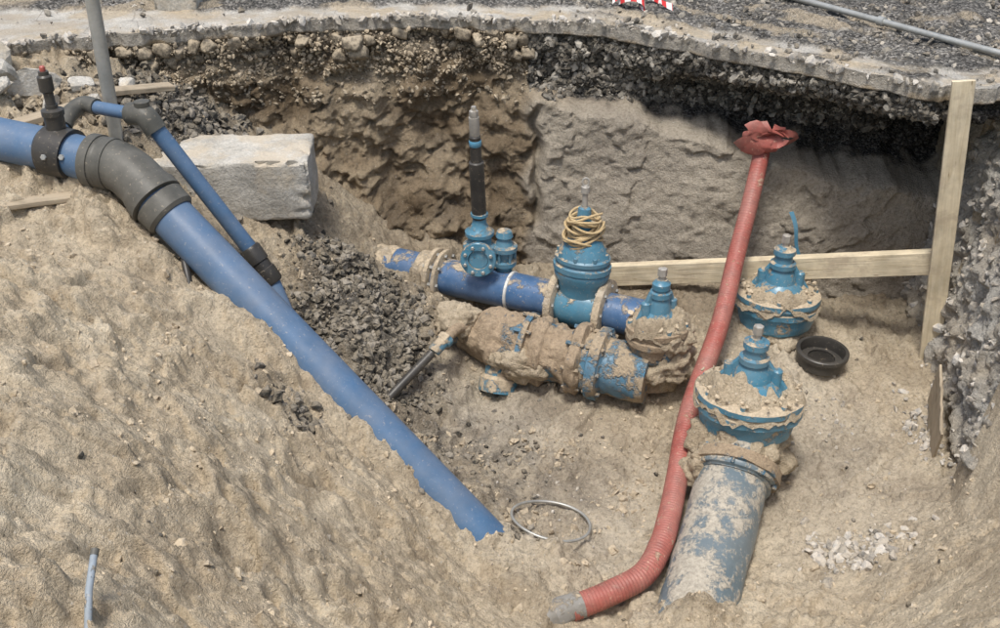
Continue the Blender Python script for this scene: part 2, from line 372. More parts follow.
big=fb2(Xc*1.3,Yc*1.3,3,2)
w1=n2(Xc*1.8,Yc*1.8,31)*.5
rid=1-np.abs(n2(Xc*2.4+w1,Yc*3.4+w1,11))*2
med=fb2(Xc*6,Yc*6,3,21)
fine=fb2(Xc*22,Yc*22,3,41,.6)
lump=np.maximum(n2(Xc*15,Yc*15,55),-.05)+.7*np.maximum(n2(Xc*31,Yc*31,56),-.1)
chunk=np.maximum(fb2(Xc*8,Yc*8,3,51),.05)-.05
lm=ss(fb2(Xc*1.9,Yc*1.9,2,57),-.35,.35)
sc1=fb2(Xc*1.5+w1*.4,Yc*1.9,4,351);sc2=fb2(Xc*3.6,Yc*3.9+w1,4,352);sc3=fb2(Xc*7.5,Yc*7.5,3,353)
scarp=.060*ss(sc1,.0,.06)+.030*ss(sc2,.08,.14)+.016*ss(sc3,.12,.18)
near=1-.6*np.exp(-(OFF/.25)**2)*ss(S_,-.1,.1)*(1-ss(S_,1.1,1.3))
Z+=slope*near*(.06*big+.04*rid+.025*med+.06*chunk*lm+scarp-.04)+fl*(.02*big+.026*med+.05*chunk*lm+.008*rid+.022*ss(sc2,.08,.14)+.014*ss(sc3,.12,.18))+.008*fine+.024*lump*(.3+.7*lm)
lv=Z*6+1.2*n2(Xc*1.5,Yc*1.5,61);st=np.floor(lv)+ss(lv-np.floor(lv),.35,.95)
Z+=slope*.30*(st-lv)/6*ss(fb2(Xc*.9,Yc*.9,2,62),-.25,.2)
xr=np.interp(Yc,[3,3.8,4.4,5.0,6.3,8],[2.2,2.3,2.42,2.62,2.86,2.95])+.03*fb2(Yc*9,Xc*9,2,72)
xr=xr+.12*ss(Yc,4.7,5.1)
up=np.clip(Xc-xr,0,None)
ws=ss(Yc,4.2,5.1)
nb=fb2(Xc*9,Yc*7,4,81)
Z=Z+ws*(up*7)
Z=np.minimum(Z,-.03+.02*fine)
wb=np.maximum.reduce([ss(-X,3.45,4.3),ss(X,3.15,3.9),ss(-Y,-1.9,-1.1),ss(Y,8.0,8.4)])
Z=Z*(1-wb)+(-.03)*wb
E=edge(X);Z=np.where(Y>E-.03,np.minimum(Z,-.04),Z)
def gz(x,y):
    return bil(xa,ya,Z,np.asarray(x,float),np.asarray(y,float))
damp=np.clip(.85*np.exp(-((Xc-.3)**2/1.1+(Yc-5.6)**2/.5))*(.6+.7*n2(Xc*3,Yc*3,92))+.6*ss(fb2(Xc*1.3,Yc*1.3,3,91)+.3*med,.05,.6)*(.35+.5*fl)+.35*ss(-med,.1,.6)+.3*ss(Yc,6.2,6.9)+.25*(1-ss(sc2,.02,.12))*ss(sc2,-.1,.02),0,1)
grv=np.clip(.95*gs(-.90,6.05,.44)+1.1*gs(-2.15,7.0,.4)+(.5*gs(-.45,5.5,.35)+.5*gs(.0,5.1,.5))*(.6+nb)+.2*ss(Yc,6.2,6.8)*(Xc>-1.5),0,1)
pal=np.clip(.45*gs(.0,5.7,.5)+.4*gs(2.0,4.9,.7)+.35*gs(.6,4.7,.6)+.3*gs(1.9,5.9,.6),0,1)*.75
attr=np.stack([damp,grv,pal,np.ones_like(Z)],-1).reshape(-1,4)
raw_mesh('ground',np.stack([X,Y,Z],-1).reshape(-1,3),grid_faces(len(ya),len(xa)),M_ground,True,attr)
# side wall of the trench (right)
sy=np.arange(4.05,7.1,.011);sz=np.arange(-2.25,.0101,.011);SYg,SZg=np.meshgrid(sy,sz)
xs=np.interp(SYg,[3,3.8,4.4,5.0,6.3,8],[2.2,2.3,2.42,2.60,2.86,2.95])+.15*(SZg+2.0)+.35*ss(-SYg,-4.75,-4.2)
P3=np.stack([SYg*0+1,SYg,SZg],-1)
q=-(.07*fb3(P3,2.2,3,400)+.055*fb3(P3,7,4,401)+.04*np.maximum(n3(SYg*3,SYg*0,SZg*9,402),0)+.03*np.maximum(fb3(P3,14,3,403),0))
XS=xs+q+.05
sg=np.clip(.25*ss(fb3(P3,4,3,405),.0,.5)*ss(SZg,-1.9,-1.0),0,1);sp_=np.clip(.70+.6*fb3(P3,3,3,406)+.25*ss(SZg,-1.4,-.4),.2,1);sdm=.20*ss(fb3(P3,2,3,407),-.1,.5)
raw_mesh('excavation_side_wall',np.stack([XS,SYg,SZg-.01],-1).reshape(-1,3),grid_faces(len(sz),len(sy)),M_wall,True,np.stack([sdm,sg,sp_,sg*0+1],-1).reshape(-1,4))
def side_x(y,z):
    j=np.clip(np.searchsorted(sy,y),0,len(sy)-1);i=np.clip(np.searchsorted(sz,z),0,len(sz)-1);return XS[i,j]
# ------------------------------------------------------------ excavation wall
TX=[.3,1,1.8,2.4,3];TT=[.50,.58,.72,.90,.92];SY=[7.42,7.22,6.98,6.92,6.9]
def Tf(x): return np.interp(x,TX,TT)+.07*n2(x*3,x*0+.5,101)+.03*n2(x*9,x*0+.5,102)
def wall_y(x,z,det=True):
    e=edge(x);d=-z
    yl=e+np.interp(d,[0,.09,.12,.28,.36,1.0,1.7,2.4],[0,0,.05,.05,.03,-.12,-.38,-.5])
    T=Tf(x);s=d/T;Ys=np.interp(x,TX,SY)
    deep=np.interp(x,[.3,.9,1.4,2.6],[.18,.30,.46,.46])
    rec=Ys+deep+.06*n2(x*4,z*4,103)
    s0=np.interp(x,[.3,1.2,1.7,2.6],[.42,.36,.26,.22])
    yr=np.where(d<.10,e,e+.05+(np.maximum(rec-e-.05,0.0))*ss(s,s0,s0+.30))
    top=ss(s,.90,1.12)
    yr=yr*(1-top)+(Ys+.03-.16*np.clip(d-T,0,2))*top
    k=ss(x+.10*n2(z*4,x*0,104),.16,.28);y=yl*(1-k)+yr*k
    y=y+.14*np.exp(-((x+.06*n2(z*5,x*0,105)-.27)/.03)**2)*ss(d,.5,.7)*(1-ss(d,1.2,1.6))
    if det:
        g=ss(d,.10,.14)
        wr=.35*n2(x*1.5,z*1.5,115)
        sand=g*(1-k)*(.10*fb2(x*1.4,z*1.5,3,110)+.045*fb2(x*4,z*4,3,111)+.035*fb2(x*9,z*9,4,112)+.03*np.maximum(n2(x*2.2+wr,z*7,113),0)+.075*(np.maximum(fb2(x*5,z*5,4,116),.08)-.08)+.045*ss(fb2(x*2.4+wr,z*3,4,117),.02,.10)+.02*np.maximum(n2(x*18,z*18,114),0))
        T2=ss(s,1.0,1.15);bank=g*k*T2*(.045*fb2(x*1.4,z*1.4,3,120)+.010*fb2(x*14,z*14,4,121)+.03*(np.maximum(fb2(x*5,z*5,3,123),.12)-.12)+.02*ss(fb2(x*1.9,z*2.4,4,124),.1,.16))
        grav=g*k*(1-T2)*(.06*fb2(x*5,z*7,3,130)+.035*fb2(x*18,z*20,3,131))
        y=y-sand-bank-grav+.007*fb2(x*14,z*14,3,140)
    return y
wx=np.concatenate([np.arange(-4.8,-3.5,.06),np.arange(-3.48,3.3,.0115),np.arange(3.3,4.8,.06)]);wz=-np.concatenate([np.arange(0,.2,.008),np.arange(.2,1.1,.008),np.arange(1.1,2.35,.0115)])
WX,WZ=np.meshgrid(wx,wz);WY=wall_y(WX,WZ);d=-WZ
WY[0]=edge(wx)
WZ2=WZ+.014*fb2(WX*6,WZ*9,3,150)*ss(d,.02,.2)
T=Tf(WX);k=ss(WX+.10*n2(WZ*4,WX*0,104),.16,.28)
lip=1-ss(d+.05*fb2(WX*6,WZ*8,3,160),.07,.115)
lyr_shade=k*ss(d,.08,.13)*(1-ss(d/T+.08*fb2(WX*6,WY*6,3,161),.93,1.02))  # dark stone layer, with undercut shade painted into the soil colour
cobz=(1-k)*ss(d,.09,.13)*(1-ss(d,.22,.34))
strk=ss(fb2(WX*.8,WZ*2.8,4,162),-.15,.5)
dmp=np.clip((1-k)*(.25+.7*strk+.35*ss(WX,-1.2,0)+.3*cobz)+k*(.0+.55*ss(d,1.1,1.5)+.35*strk*ss(n2(WX*1.3,WZ*2,163),0,.4)),0,1)
wattr=np.stack([np.maximum(dmp*(1-lip),lyr_shade),np.clip(lyr_shade+cobz*.45+.2*(1-k)*ss(n2(WX*3,WZ*4,164),.2,.5),0,1),lip*.8+k*(1-lyr_shade)*.45*(1-lip)*ss(d,.4,.6),np.ones_like(d)],-1).reshape(-1,4)
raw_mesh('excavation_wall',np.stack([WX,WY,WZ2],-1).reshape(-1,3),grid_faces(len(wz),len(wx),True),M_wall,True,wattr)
# ------------------------------------------------------------ road
rx=np.concatenate([[-90,-40,-15,-8,-5.5],wx,[5.5,8,15,40,90]]);rq=np.concatenate([np.arange(0,1.6,.016),np.arange(1.6,3,.08),[4,6,10,20,45,85]])
RX,RQ=np.meshgrid(rx,rq);RE=edge(RX);far=ss(RQ,1.5,6);RY=RE*(1-far)+7.4*far+RQ
cb=np.where(RX<.3,np.maximum(7.88-RE,.3),.42-.04*RX)+.05*fb2(RX*3,RQ*3,3,170)
con=1-ss(RQ,cb-.03,cb+.02)
con=con*np.where(RX>.5,ss(fb2(RX*3,RQ*5,3,171),-.55,.05)*.8,1)
RZ=.008*fb2(RX*5,RQ*5,3,172)*ss(RQ,.03,.2)+(1-con)*(.022*fb2(RX*9,RQ*9,3,173)*ss(RQ,.03,.2)+.02)*(1-far)+ .05*(1-con)*ss(RQ,.4,1.0)*ss(RX,.5,1.5)*fb2(RX*2,RQ*2,2,175)
RZ[0]=0
sd=np.clip(ss(fb2(RX*1.6,RQ*2.2,4,174),.12,.42)*.75+.6*ss(fb2(RX*7,RQ*7,3,176),.0,.4)*(1-ss(RQ,.05,.35)),0,1)
rattr=np.stack([sd,sd*0,con,sd*0+1],-1).reshape(-1,4)
raw_mesh('road',np.stack([RX,RY,RZ],-1).reshape(-1,3),grid_faces(len(rq),len(rx)),M_road,True,rattr)
# ------------------------------------------------------------ stones
def U(a,b,n): return rng.uniform(a,b,n)
def sizes(n,lo,hi,flat=.7,p=2.2):
    s=lo+(hi-lo)*rng.random(n)**p;return np.stack([s*U(.8,1.3,n),s*U(.8,1.2,n),s*U(.5,1.0,n)*(.6+.4*flat)],1)
def on_ground(x,y,s,sink=.25): return np.stack([x,y,gz(x,y)+s[:,2]*(1-sink*2)*.6],1)
n=5200;a=U(0,2*np.pi,n);r=np.sqrt(rng.random(n));x=-.90+.40*r*np.cos(a)+.08*rng.normal(size=n);y=6.05+.50*r*np.sin(a)+.08*rng.normal(size=n);s=sizes(n,.005,.034,p=3)
kp=fb2(x*5,y*5,3,200)>-.30;stones('gravel_pile',on_ground(x,y,s,.1)[kp],s[kp],M_gravel,.2,1,11)
n=1100;x=rng.normal(-2.15,.28,n);y=rng.normal(6.98,.22,n);s=sizes(n,.007,.04);ok=y<edge(x)-.03
stones('gravel_pile',on_ground(x,y,s)[ok],s[ok],M_gravel,.2,1,12)
n=8500;x=U(.22,2.75,n);Tn=np.interp(x,TX,TT);f=rng.random(n);lim=np.interp(x,[.3,1.2,1.7,2.7],[1,.9,.80,.75]);z=-(.11+(Tn-.11)*lim*f**1.2);s=sizes(n,.008,.036,p=2.2)
stones('crushed_stone_layer',np.stack([x,wall_y(x,z)-.004,z],1),s,M_lay,.2,1,13)
n=1500;x=U(-3.3,.2,n);z=-U(.1,.6,n);s=sizes(n,.006,.026)
stones('crushed_stone_layer',np.stack([x,wall_y(x,z),z],1),s,M_cob,.2,1,14)
P=[];S=[];xx=-3.4
while xx<.15:
    wdt=rng.uniform(.034,.072)
    for row in range(2):
        if row==1 and rng.random()<.5: continue
        hh=rng.uniform(.038,.058);z=-.14-.10*row+rng.uniform(-.022,.016)
        if rng.random()<.86: P.append((xx+wdt+rng.uniform(-.012,.012)+.03*row,float(wall_y(np.array([xx+wdt]),np.array([z]))[0])+rng.uniform(-.02,.045),z));S.append((wdt*.97,.06,hh))
    xx+=2*wdt+.004
stones('cobblestones',np.array(P),np.array(S),M_cob,.35,3,15,.07,smooth=True,rotmax=.12,cut=.78)
n=3200;x=U(-3.4,.2,n);z=-U(.09,.40,n)
s=sizes(n,.004,.022,p=2.5);stones('loose_wall_soil',np.stack([x,wall_y(x,z)-.025*rng.random(n),z],1),s,M_dclod,.1,1,16,.3)
n=420;x=U(-3.5,2.7,n);s=sizes(n,.008,.04,p=2.5);stones('broken_pavement',np.stack([x,edge(x)+rng.normal(.01,.03,n),s[:,2]*.35-.02*(rng.random(n)<.4)],1),s,M_pale,.3,1,30)
n=3800;x=U(-3.6,4.2,n);q_=U(.02,2.2,n);keep=(rng.random(n)<np.where(x<.4,.14,1)*np.where(q_<.42,.4,1));x=x[keep];q_=q_[keep];n=len(x);s=sizes(n,.006,.032,p=3)
stones('road_gravel',np.stack([x,edge(x)+q_,s[:,2]*.5+.012],1),s,M_rst,.2,1,16)
n=34000;x=U(-3.3,2.9,n);y=U(2.1,7.0,n);cl=fb2(x*2.2,y*2.2,3,180);keep=(rng.random(n)<ss(cl,-.2,.7)*np.where(x<.2,1,.8))&(y<edge(x)-.1)&(x<2.1+.1*y);x=x[keep];y=y[keep];n=len(x);s=sizes(n,.003,.017,p=5)
stones('sand_clods',on_ground(x,y,s,.6),s,M_clod,.1,1,17,.4)
n=3600;x=np.r_[rng.normal(.3,.75,2100),U(-2.6,2.3,1500)];y=np.r_[rng.normal(5.1,.5,2100),U(2.8,6.3,1500)];cl=fb2(x*2.7,y*2.7,3,185);keep=(cl>.16)&(x<2.1+.1*y);x=x[keep];y=y[keep];s=sizes(len(x),.004,.032,p=4.5)
stones('soil_clods',on_ground(x,y,s,.6),s,M_dclod,.12,2,19,.5)
n=900;x=U(-3.0,2.6,n);y=U(2.3,6.6,n);cl=fb2(x*1.7,y*1.7,3,190);keep=cl>.15;x=x[keep];y=y[keep];s=sizes(len(x),.003,.018,p=3)
stones('small_stones',on_ground(x,y,s),s,M_gravel,.2,1,18)
def patch(nm,x0,y0,rx_,ry_,n,mat,lo,hi,seed):
    x=rng.normal(x0,rx_,n);y=rng.normal(y0,ry_,n);s=sizes(n,lo,hi);stones(nm,on_ground(x,y,s),s,mat,.2,1,seed)
patch('pale_gravel',1.95,4.42,.14,.10,280,M_pale,.006,.036,21)
patch('pale_gravel',2.1,5.45,.2,.25,80,M_pale,.005,.02,22)
patch('pale_gravel',.0,5.3,.3,.3,260,M_gravel,.004,.024,23)
patch('pale_gravel',.35,4.95,.25,.18,60,M_pale,.004,.012,24)
patch('pale_gravel',2.60,5.30,.05,.16,160,M_pale,.006,.03,28)
n=1300;y=U(4.7,6.9,n);z=-2.0*rng.random(n)**1.2;s=sizes(n,.005,.036,p=3)
stones('bank_rubble',np.stack([side_x(y,z),y,z],1),s,M_pale,.25,1,25)
P=[(-3.02,6.75),(-2.88,6.62),(-3.2,6.6),(-2.75,6.85),(-3.12,6.45),(-2.62,6.72),(-3.3,6.8),(-2.5,6.95)]
S=[(.16,.12,.09),(.09,.08,.06),(.14,.1,.08),(.08,.07,.05),(.10,.06,.05),(.06,.05,.04),(.14,.1,.10),(.07,.06,.05)]
stones('broken_concrete',np.array([(a,b,float(gz(a,b))+c[2]*.6) for (a,b),c in zip(P,S)]),np.array(S),M_conc,.3,3,26,.06,rotmax=.3)
patch('small_stones',-2.9,6.6,.3,.2,300,M_cob,.006,.04,27)
# ------------------------------------------------------------ concrete block
def rough_box(name,c,dim,rotz,tilt,mat,parent=None,amp=.012,n=30):
    import bmesh
    bm=bmesh.new();bmesh.ops.create_cube(bm,size=1)
    bmesh.ops.subdivide_edges(bm,edges=bm.edges[:],cuts=n,use_grid_fill=True)
    V=np.array([v.co[:] for v in bm.verts]);F=[[v.index for v in f.verts] for f in bm.faces];bm.free()
    p=30;C=V/((np.abs(V*2)**p).sum(1)**(1/p))[:,None]*np.abs(V*2).max(1)[:,None]
    V=C*np.array(dim);d=fb3(V+c[0],5,4,8);V+=C/np.linalg.norm(C,axis=1)[:,None]*(d*amp)[:,None]
    ed=((np.abs(C*2)>.90).sum(1)>=2);V-=C*(ed*np.maximum(fb3(V,13,3,9),0)*.10)[:,None]
    M=np.array(Matrix.Rotation(rotz,3,'Z')@Matrix.Rotation(tilt,3,'X'));V=V@M.T+np.array(c)
    return pyobj(name,V,F,mat,parent,True,50)
rough_box('concrete_block',(-1.88,6.60,-.77),(1.28,.50,.42),R_(3),R_(2),M_conc)
rough_box('concrete_block',(-2.37,8.02,.12),(.30,.28,.26),R_(3),0,M_conc,amp=.006)
# ------------------------------------------------------------ big blue pipe
e=empty('blue_water_pipe')
tube('pipe_upper',[(-4.4,6.35,-.12),(-3.4,6.07,-.20),(-2.52,5.79,-.27),(-2.20,5.70,-.32)],.125,M_hdpe,e,40)
tube('pipe_lower',catmull([(-2.02,5.595,-.39),(.10,4.41,-2.20)],60),.125,M_hdpe,e,40)
el=catmull([(-2.30,5.73,-.305),(-2.17,5.69,-.315),(-2.06,5.63,-.36),(-1.95,5.555,-.45)],40)
tube('elbow_fitting',el,[.150]*6+[.144]*28+[.150]*6,M_dkgrey,e,40)
for i,(q,w) in enumerate([(0,.158),(8,.15),(39,.162)]):
    j=min(q,38);dd=(el[j+1]-el[j]);dd/=np.linalg.norm(dd);c=el[q]
    tube('elbow_collar_%d'%i,[c-dd*.03,c-dd*.028,c+dd*.028,c+dd*.03],[w-.006,w,w,w-.006],M_dkgrey,e,40)
cc=np.array((-1.88,5.518,-.508));dd=np.array((1.98,-1.105,-1.69));dd/=np.linalg.norm(dd)
tube('joint_collar',[cc-dd*.06,cc-dd*.055,cc+dd*.04,cc+dd*.06],[.148,.152,.150,.133],M_dkgrey,e,40)
tube('tapping_saddle',[(-2.60,5.815,-.262),(-2.595,5.813,-.262),(-2.44,5.765,-.278),(-2.435,5.763,-.278)],[.13,.146,.146,.13],M_black,e,36)
lathe('saddle_tee',[(.075,-.02),(.075,.10),(.055,.12),(.055,.2),(.062,.2),(.062,.23),(.035,.24),(.035,.26)],(-2.52,5.80,-.25),M_black,e)
tube('saddle_spindle',[(-2.52,5.80,-.05),(-2.525,5.80,.20)],.028,M_black,e,20)
lathe('spindle_grip',[(.03,0),(.04,.01),(.04,.09),(.03,.1)],(-2.525,5.80,.08),M_black,e)
lathe('red_cap',[(.015,0),(.017,.01),(.015,.025),(.01,.03)],(-2.526,5.80,.20),M_redtip,e)
cyls('saddle_bolts',[((-2.56+.1*k,5.66+.0*k,-.25),(0,-1,.3),.018,.05) for k in range(2)],M_steel,e)
e=empty('thin_blue_pipe')
tube('run_down',catmull([(-2.03,5.945,-.14),(-1.44,5.88,-1.09)],30),.05,M_hdpe,e,28)
tube('run_lower',catmull([(-1.45,5.885,-1.06),(-1.32,5.74,-1.32),(-1.15,5.50,-1.62)],20),.05,M_hdpe,e,28)
tube('run_top',[(-2.49,6.19,-.13),(-2.06,5.97,-.12)],.04,M_hdpe,e,24)
tube('elbow_joint',catmull([(-2.16,6.02,-.12),(-2.06,5.96,-.115),(-2.0,5.94,-.20)],14),.066,M_dkgrey,e,28)
lathe('elbow_boss',[(.03,0),(.045,.01),(.045,.04),(.03,.045)],(-2.07,5.97,-.07),M_dkgrey,e)
tube('corner_fitting',catmull([(-2.40,6.145,-.125),(-2.50,6.19,-.125),(-2.56,6.1,-.16),(-2.57,6.02,-.2)],20),.05,M_dkgrey,e,24)
tube('run_back',catmull([(-2.57,6.04,-.2),(-2.60,5.9,-.24)],8),.04,M_hdpe,e,24)
a=np.array((-1.54,5.891,-.93));b=np.array((-1.40,5.84,-1.15));d_=b-a
tube('coupler',[a,a+d_*.05,a+d_*.4,a+d_*.42,a+d_*.6,a+d_*.62,a+d_*.95,b],[.06,.068,.068,.06,.06,.068,.068,.06],M_black,e,28)
e=empty('steel_post')
tube('post_tube',[(-2.405,6.37,-.60),(-2.385,6.37,1.2)],.042,M_steel,e,28)
lathe('post_cap',[(.044,0),(.046,.01),(.03,.03)],(-2.385,6.37,1.2),M_black,e)
# ------------------------------------------------------------ main pipe
e=empty('blue_main_pipe');A=np.array((-.92,6.98,-1.58));B=np.array((1.02,6.10,-1.58));D_=(B-A)/np.linalg.norm(B-A)
def mp(x): t=(x-A[0])/(B[0]-A[0]);return A+(B-A)*t
tube('pipe_barrel',catmull([mp(-.80),mp(1.02)],50),.130,M_main,e,40)
tube('pipe_end_sleeve',catmull([mp(-1.35),mp(-.74)],30),.135,M_beige,e,40,noise=(.02,9))
def ring(nm,x,r,w,mat,par):
    c=mp(x);tube(nm,[c-D_*w,c-D_*(w-.004),c+D_*(w-.004),c+D_*w],[r-.006,r,r,r-.006],mat,par,40)
ring('flange_a1',-.46,.19,.018,M_beige,e);ring('flange_a2',-.40,.19,.016,M_beige,e);ring('flange_hub',-.52,.155,.05,M_beige,e)
cyls('flange_bolts',[(mp(-.43)+.158*(np.cross(D_,[0,0,1])*math.cos(a)+np.array([0,0,1])*math.sin(a)),D_,.014,.13) for a in np.arange(0,6.28,.785)],M_steel,e)
ring('white_band',.08,.139,.012,M_white,e)
# ------------------------------------------------------------ tall gate valve with rope
e=empty('gate_valve');c=mp(.545)
ang=math.atan2(D_[1],D_[0])
for k,x in enumerate((.39,.70)):
    ring('flange_%d'%k,x,.215,.026,M_beige,e)
    cyls('flange_bolts_%d'%k,[(mp(x)+.175*(np.cross(D_,[0,0,1])*math.cos(a)+np.array([0,0,1])*math.sin(a)),D_,.013,.08) for a in np.arange(.3,6.5,.785)],M_steel,e)
tube('body_barrel',[mp(.41),mp(.46),mp(.55),mp(.63),mp(.68)],[.135,.15,.16,.15,.135],M_valve,e,36)
lathe('body',[(.12,-.02),(.145,.05),(.155,.13),(.165,.2),(.19,.25),(.19,.27),(.185,.275),(.185,.285),(.198,.29),(.198,.325),(.18,.33),(.175,.335),(.175,.35),(.188,.355),(.188,.38),(.170,.39),(.155,.43),(.12,.50),(.085,.545),(.06,.56),(.06,.60),(.075,.605),(.075,.63),(.05,.64),(.042,.72),(.03,.73)],c,M_valve,e,scale=(1,.78),rot=ang)
cyls('bonnet_bolts',[(c+np.array([.168*math.cos(a)*math.cos(ang)-.13*math.sin(a)*math.sin(ang),.168*math.cos(a)*math.sin(ang)+.13*math.sin(a)*math.cos(ang),.40]),(0,0,1),.014,.035) for a in np.arange(0,6.28,.785)],M_valve,e)
for k,sx in enumerate((-1,1)):
    q=c+np.array([D_[0],D_[1],0])*sx*.10
    beam('rib_%d'%k,q+np.array([0,0,.40]),q*1+np.array([-D_[0]*sx*.05,-D_[1]*sx*.05,.55]),.016,.04,M_valve,e,up=(D_[0],D_[1],.01),n=4,rough=0)
lathe('spindle',[(.018,0),(.018,.13),(.028,.13),(.028,.17),(.02,.175)],c+np.array([0,0,.70]),M_iron,e,seg=16)
tube('lifting_eye',[c+np.array([.02*math.cos(a),0,.90+.028*math.sin(a)]) for a in np.linspace(0,6.28,20,endpoint=False)],.007,M_iron,e,8,closed=True)
pts=[];N=1000
for i in range(N):
    t=i/N*2*np.pi*14;f=i/N
    rr=.098+.022*math.sin(t*.37)+.014*math.sin(t*1.7+1)
    pts.append(c+np.array([rr*math.cos(t),rr*.85*math.sin(t),.49+.19*f+.022*math.sin(t*.5+.7)+.018*math.sin(1.9*t)]))
tube('rope_coil',pts,.0085,M_rope,e,8)
pts=[]
for i in range(300):
    t=i/300*2*np.pi*4;pts.append(c+np.array([(.115+.02*math.sin(t*.6))*math.cos(t),.10*math.sin(t),.55+.06*math.sin(t+1.0)+.03*math.sin(t*.31)]))
tube('rope_loops',pts,.0085,M_rope,e,8)
# ------------------------------------------------------------ service valve
e=empty('service_valve');c=mp(-.14)
lathe('riser',[(.07,.08),(.075,.13),(.10,.15),(.10,.18),(.075,.19),(.07,.22),(.10,.24),(.115,.28),(.115,.31),(.085,.33),(.08,.37),(.10,.385),(.10,.41),(.07,.43),(.05,.47),(.045,.52),(.06,.525),(.06,.545),(.035,.56)],c,M_valve,e,seg=36)
fc=c+np.array([.0,-.10,.265])
lathe('outlet_neck',[(.065,-.12),(.065,.06)],fc,M_valve,e,axis=(-.12,-1,.1))
lathe('outlet_flange',[(.10,.04),(.122,.045),(.122,.07),(.117,.075),(.07,.075),(.066,.05),(.0,.05)],fc,M_valve,e,axis=(-.12,-1,.1))
ax=np.array((-.12,-1,.1));ax/=np.linalg.norm(ax);s1=np.cross(ax,[0,0,1]);s1/=np.linalg.norm(s1);s2=np.cross(s1,ax)
lathe('outlet_hole_shade',[(.060,0),(.060,.006),(.04,.008),(.001,.004)],fc+ax*.052,M_black,e,axis=(-.12,-1,.1),seg=24)  # black disc painting the shade inside the flange's open centre hole
cyls('outlet_bolts',[(fc+ax*.078+.094*(s1*math.cos(a)+s2*math.sin(a)),ax,.013,.03) for a in np.arange(.39,6.6,.785)],M_steel,e)
c2=c+np.array([.17,-.02,0])
lathe('side_body',[(.055,.10),(.06,.16),(.085,.17),(.085,.20),(.06,.21),(.065,.27),(.09,.28),(.09,.31),(.06,.32),(.045,.37),(.06,.38),(.05,.42),(.03,.43)],c2,M_valve,e,seg=30)
lathe('side_link',[(.05,0),(.05,.2)],c+np.array([0,0,.27]),M_valve,e,axis=(1,-.1,0))
cyls('side_bolts',[(c2+np.array([.072*math.cos(a),.072*math.sin(a),.245]),(0,0,1),.011,.14) for a in np.arange(0,6.28,1.05)],M_valve,e)
b0=c+np.array([0,0,.50]);b1=np.array((-.165,6.56,-.40))
def bl(t): return b0+(b1-b0)*t
tube('spindle_sleeve',[bl(0),bl(.02),bl(.62),bl(.63),bl(.64),bl(.9),bl(.91)],[.035,.05,.05,.05,.038,.038,.032],M_black,e,24)
tube('sleeve_band',[bl(.80),bl(.81),bl(.86),bl(.87)],[.036,.041,.041,.036],M_taup,e,24)
tube('spindle_rod',[bl(.9),bl(.92),bl(1.1)],[.028,.034,.034],M_iron,e,16)
lathe('spindle_head',[(.026,0),(.03,.005),(.03,.04),(.018,.05),(.016,.07)],bl(1.1),M_iron,e,seg=6)
# ------------------------------------------------------------ dirt crusted fitting
e=empty('crusted_pipe_fitting')
L0=np.array((-.40,6.34,-1.74));L1=np.array((.86,5.80,-1.78))
def lp(t): return L0+(L1-L0)*t
prof=[(0,.10),(.02,.12),(.03,.17),(.09,.17),(.10,.13),(.16,.13),(.2,.15),(.26,.20),(.30,.215),(.33,.20),(.45,.205),(.5,.215),(.52,.235),(.57,.235),(.58,.20),(.66,.19),(.70,.20),(.71,.25),(.76,.25),(.77,.21),(.78,.20)]
tt=np.linspace(0,.78,110);tube('barrel',[lp(t) for t in tt],np.interp(tt,[q[0] for q in prof],[q[1] for q in prof])*.95,M_crust,e,72,noise=(.032,8))
tt=np.linspace(.76,1.08,40);tube('outlet_spigot',[lp(t) for t in tt],np.interp(tt,[.76,.80,.81,.86,.87,1],[.20,.20,.24,.24,.19,.185]),M_crust2,e,56,noise=(.012,9))
for k,t in enumerate((.47,.735,.835)):
    dL=(L1-L0)/np.linalg.norm(L1-L0);q=lp(t);tube('clamp_band_%d'%k,[q-dL*.022,q-dL*.02,q+dL*.02,q+dL*.022],[.20,.228-.01*(k>0),.228-.01*(k>0),.20],M_crust2,e,40)
    cyls('clamp_bolts_%d'%k,[(q+.215*(np.cross(dL,[0,0,1])*math.cos(a)+np.array([0,0,1])*math.sin(a)),dL,.014,.12) for a in np.arange(.2,6.4,.785)],M_crust2,e)
tube('foot_branch',catmull([(.03,6.12,-1.75),(-.02,5.98,-2.05)],16),[.10]*5+[.10]*6+[.13]*5,M_valved,e,30,noise=(.01,9))
blob('mud_crust',(-.28,6.22,-1.64),(.16,.13,.13),M_sand,e,.4,9,3)
blob('mud_crust_2',(.18,5.97,-1.80),(.24,.13,.14),M_sand,e,.35,8,4)
e=empty('black_service_pipe')
tube('pipe',catmull([(-.95,5.40,-2.12),(-.76,5.56,-1.90),(-.44,5.87,-1.68)],24),.030,M_black,e,20)
tube('blue_coupling',[(-.43,5.88,-1.675),(-.425,5.885,-1.67),(-.36,5.95,-1.63),(-.355,5.955,-1.625)],[.036,.043,.043,.036],M_valved,e,24)
lathe('coupling_nut',[(.05,0),(.055,.01),(.055,.04),(.05,.05)],(-.37,5.94,-1.64),M_valved,e,axis=(.7,.7,.5),seg=8)
tube('connector',catmull([(-.36,5.95,-1.63),(-.28,6.08,-1.62),(-.2,6.18,-1.68)],12),.035,M_crust,e,20)
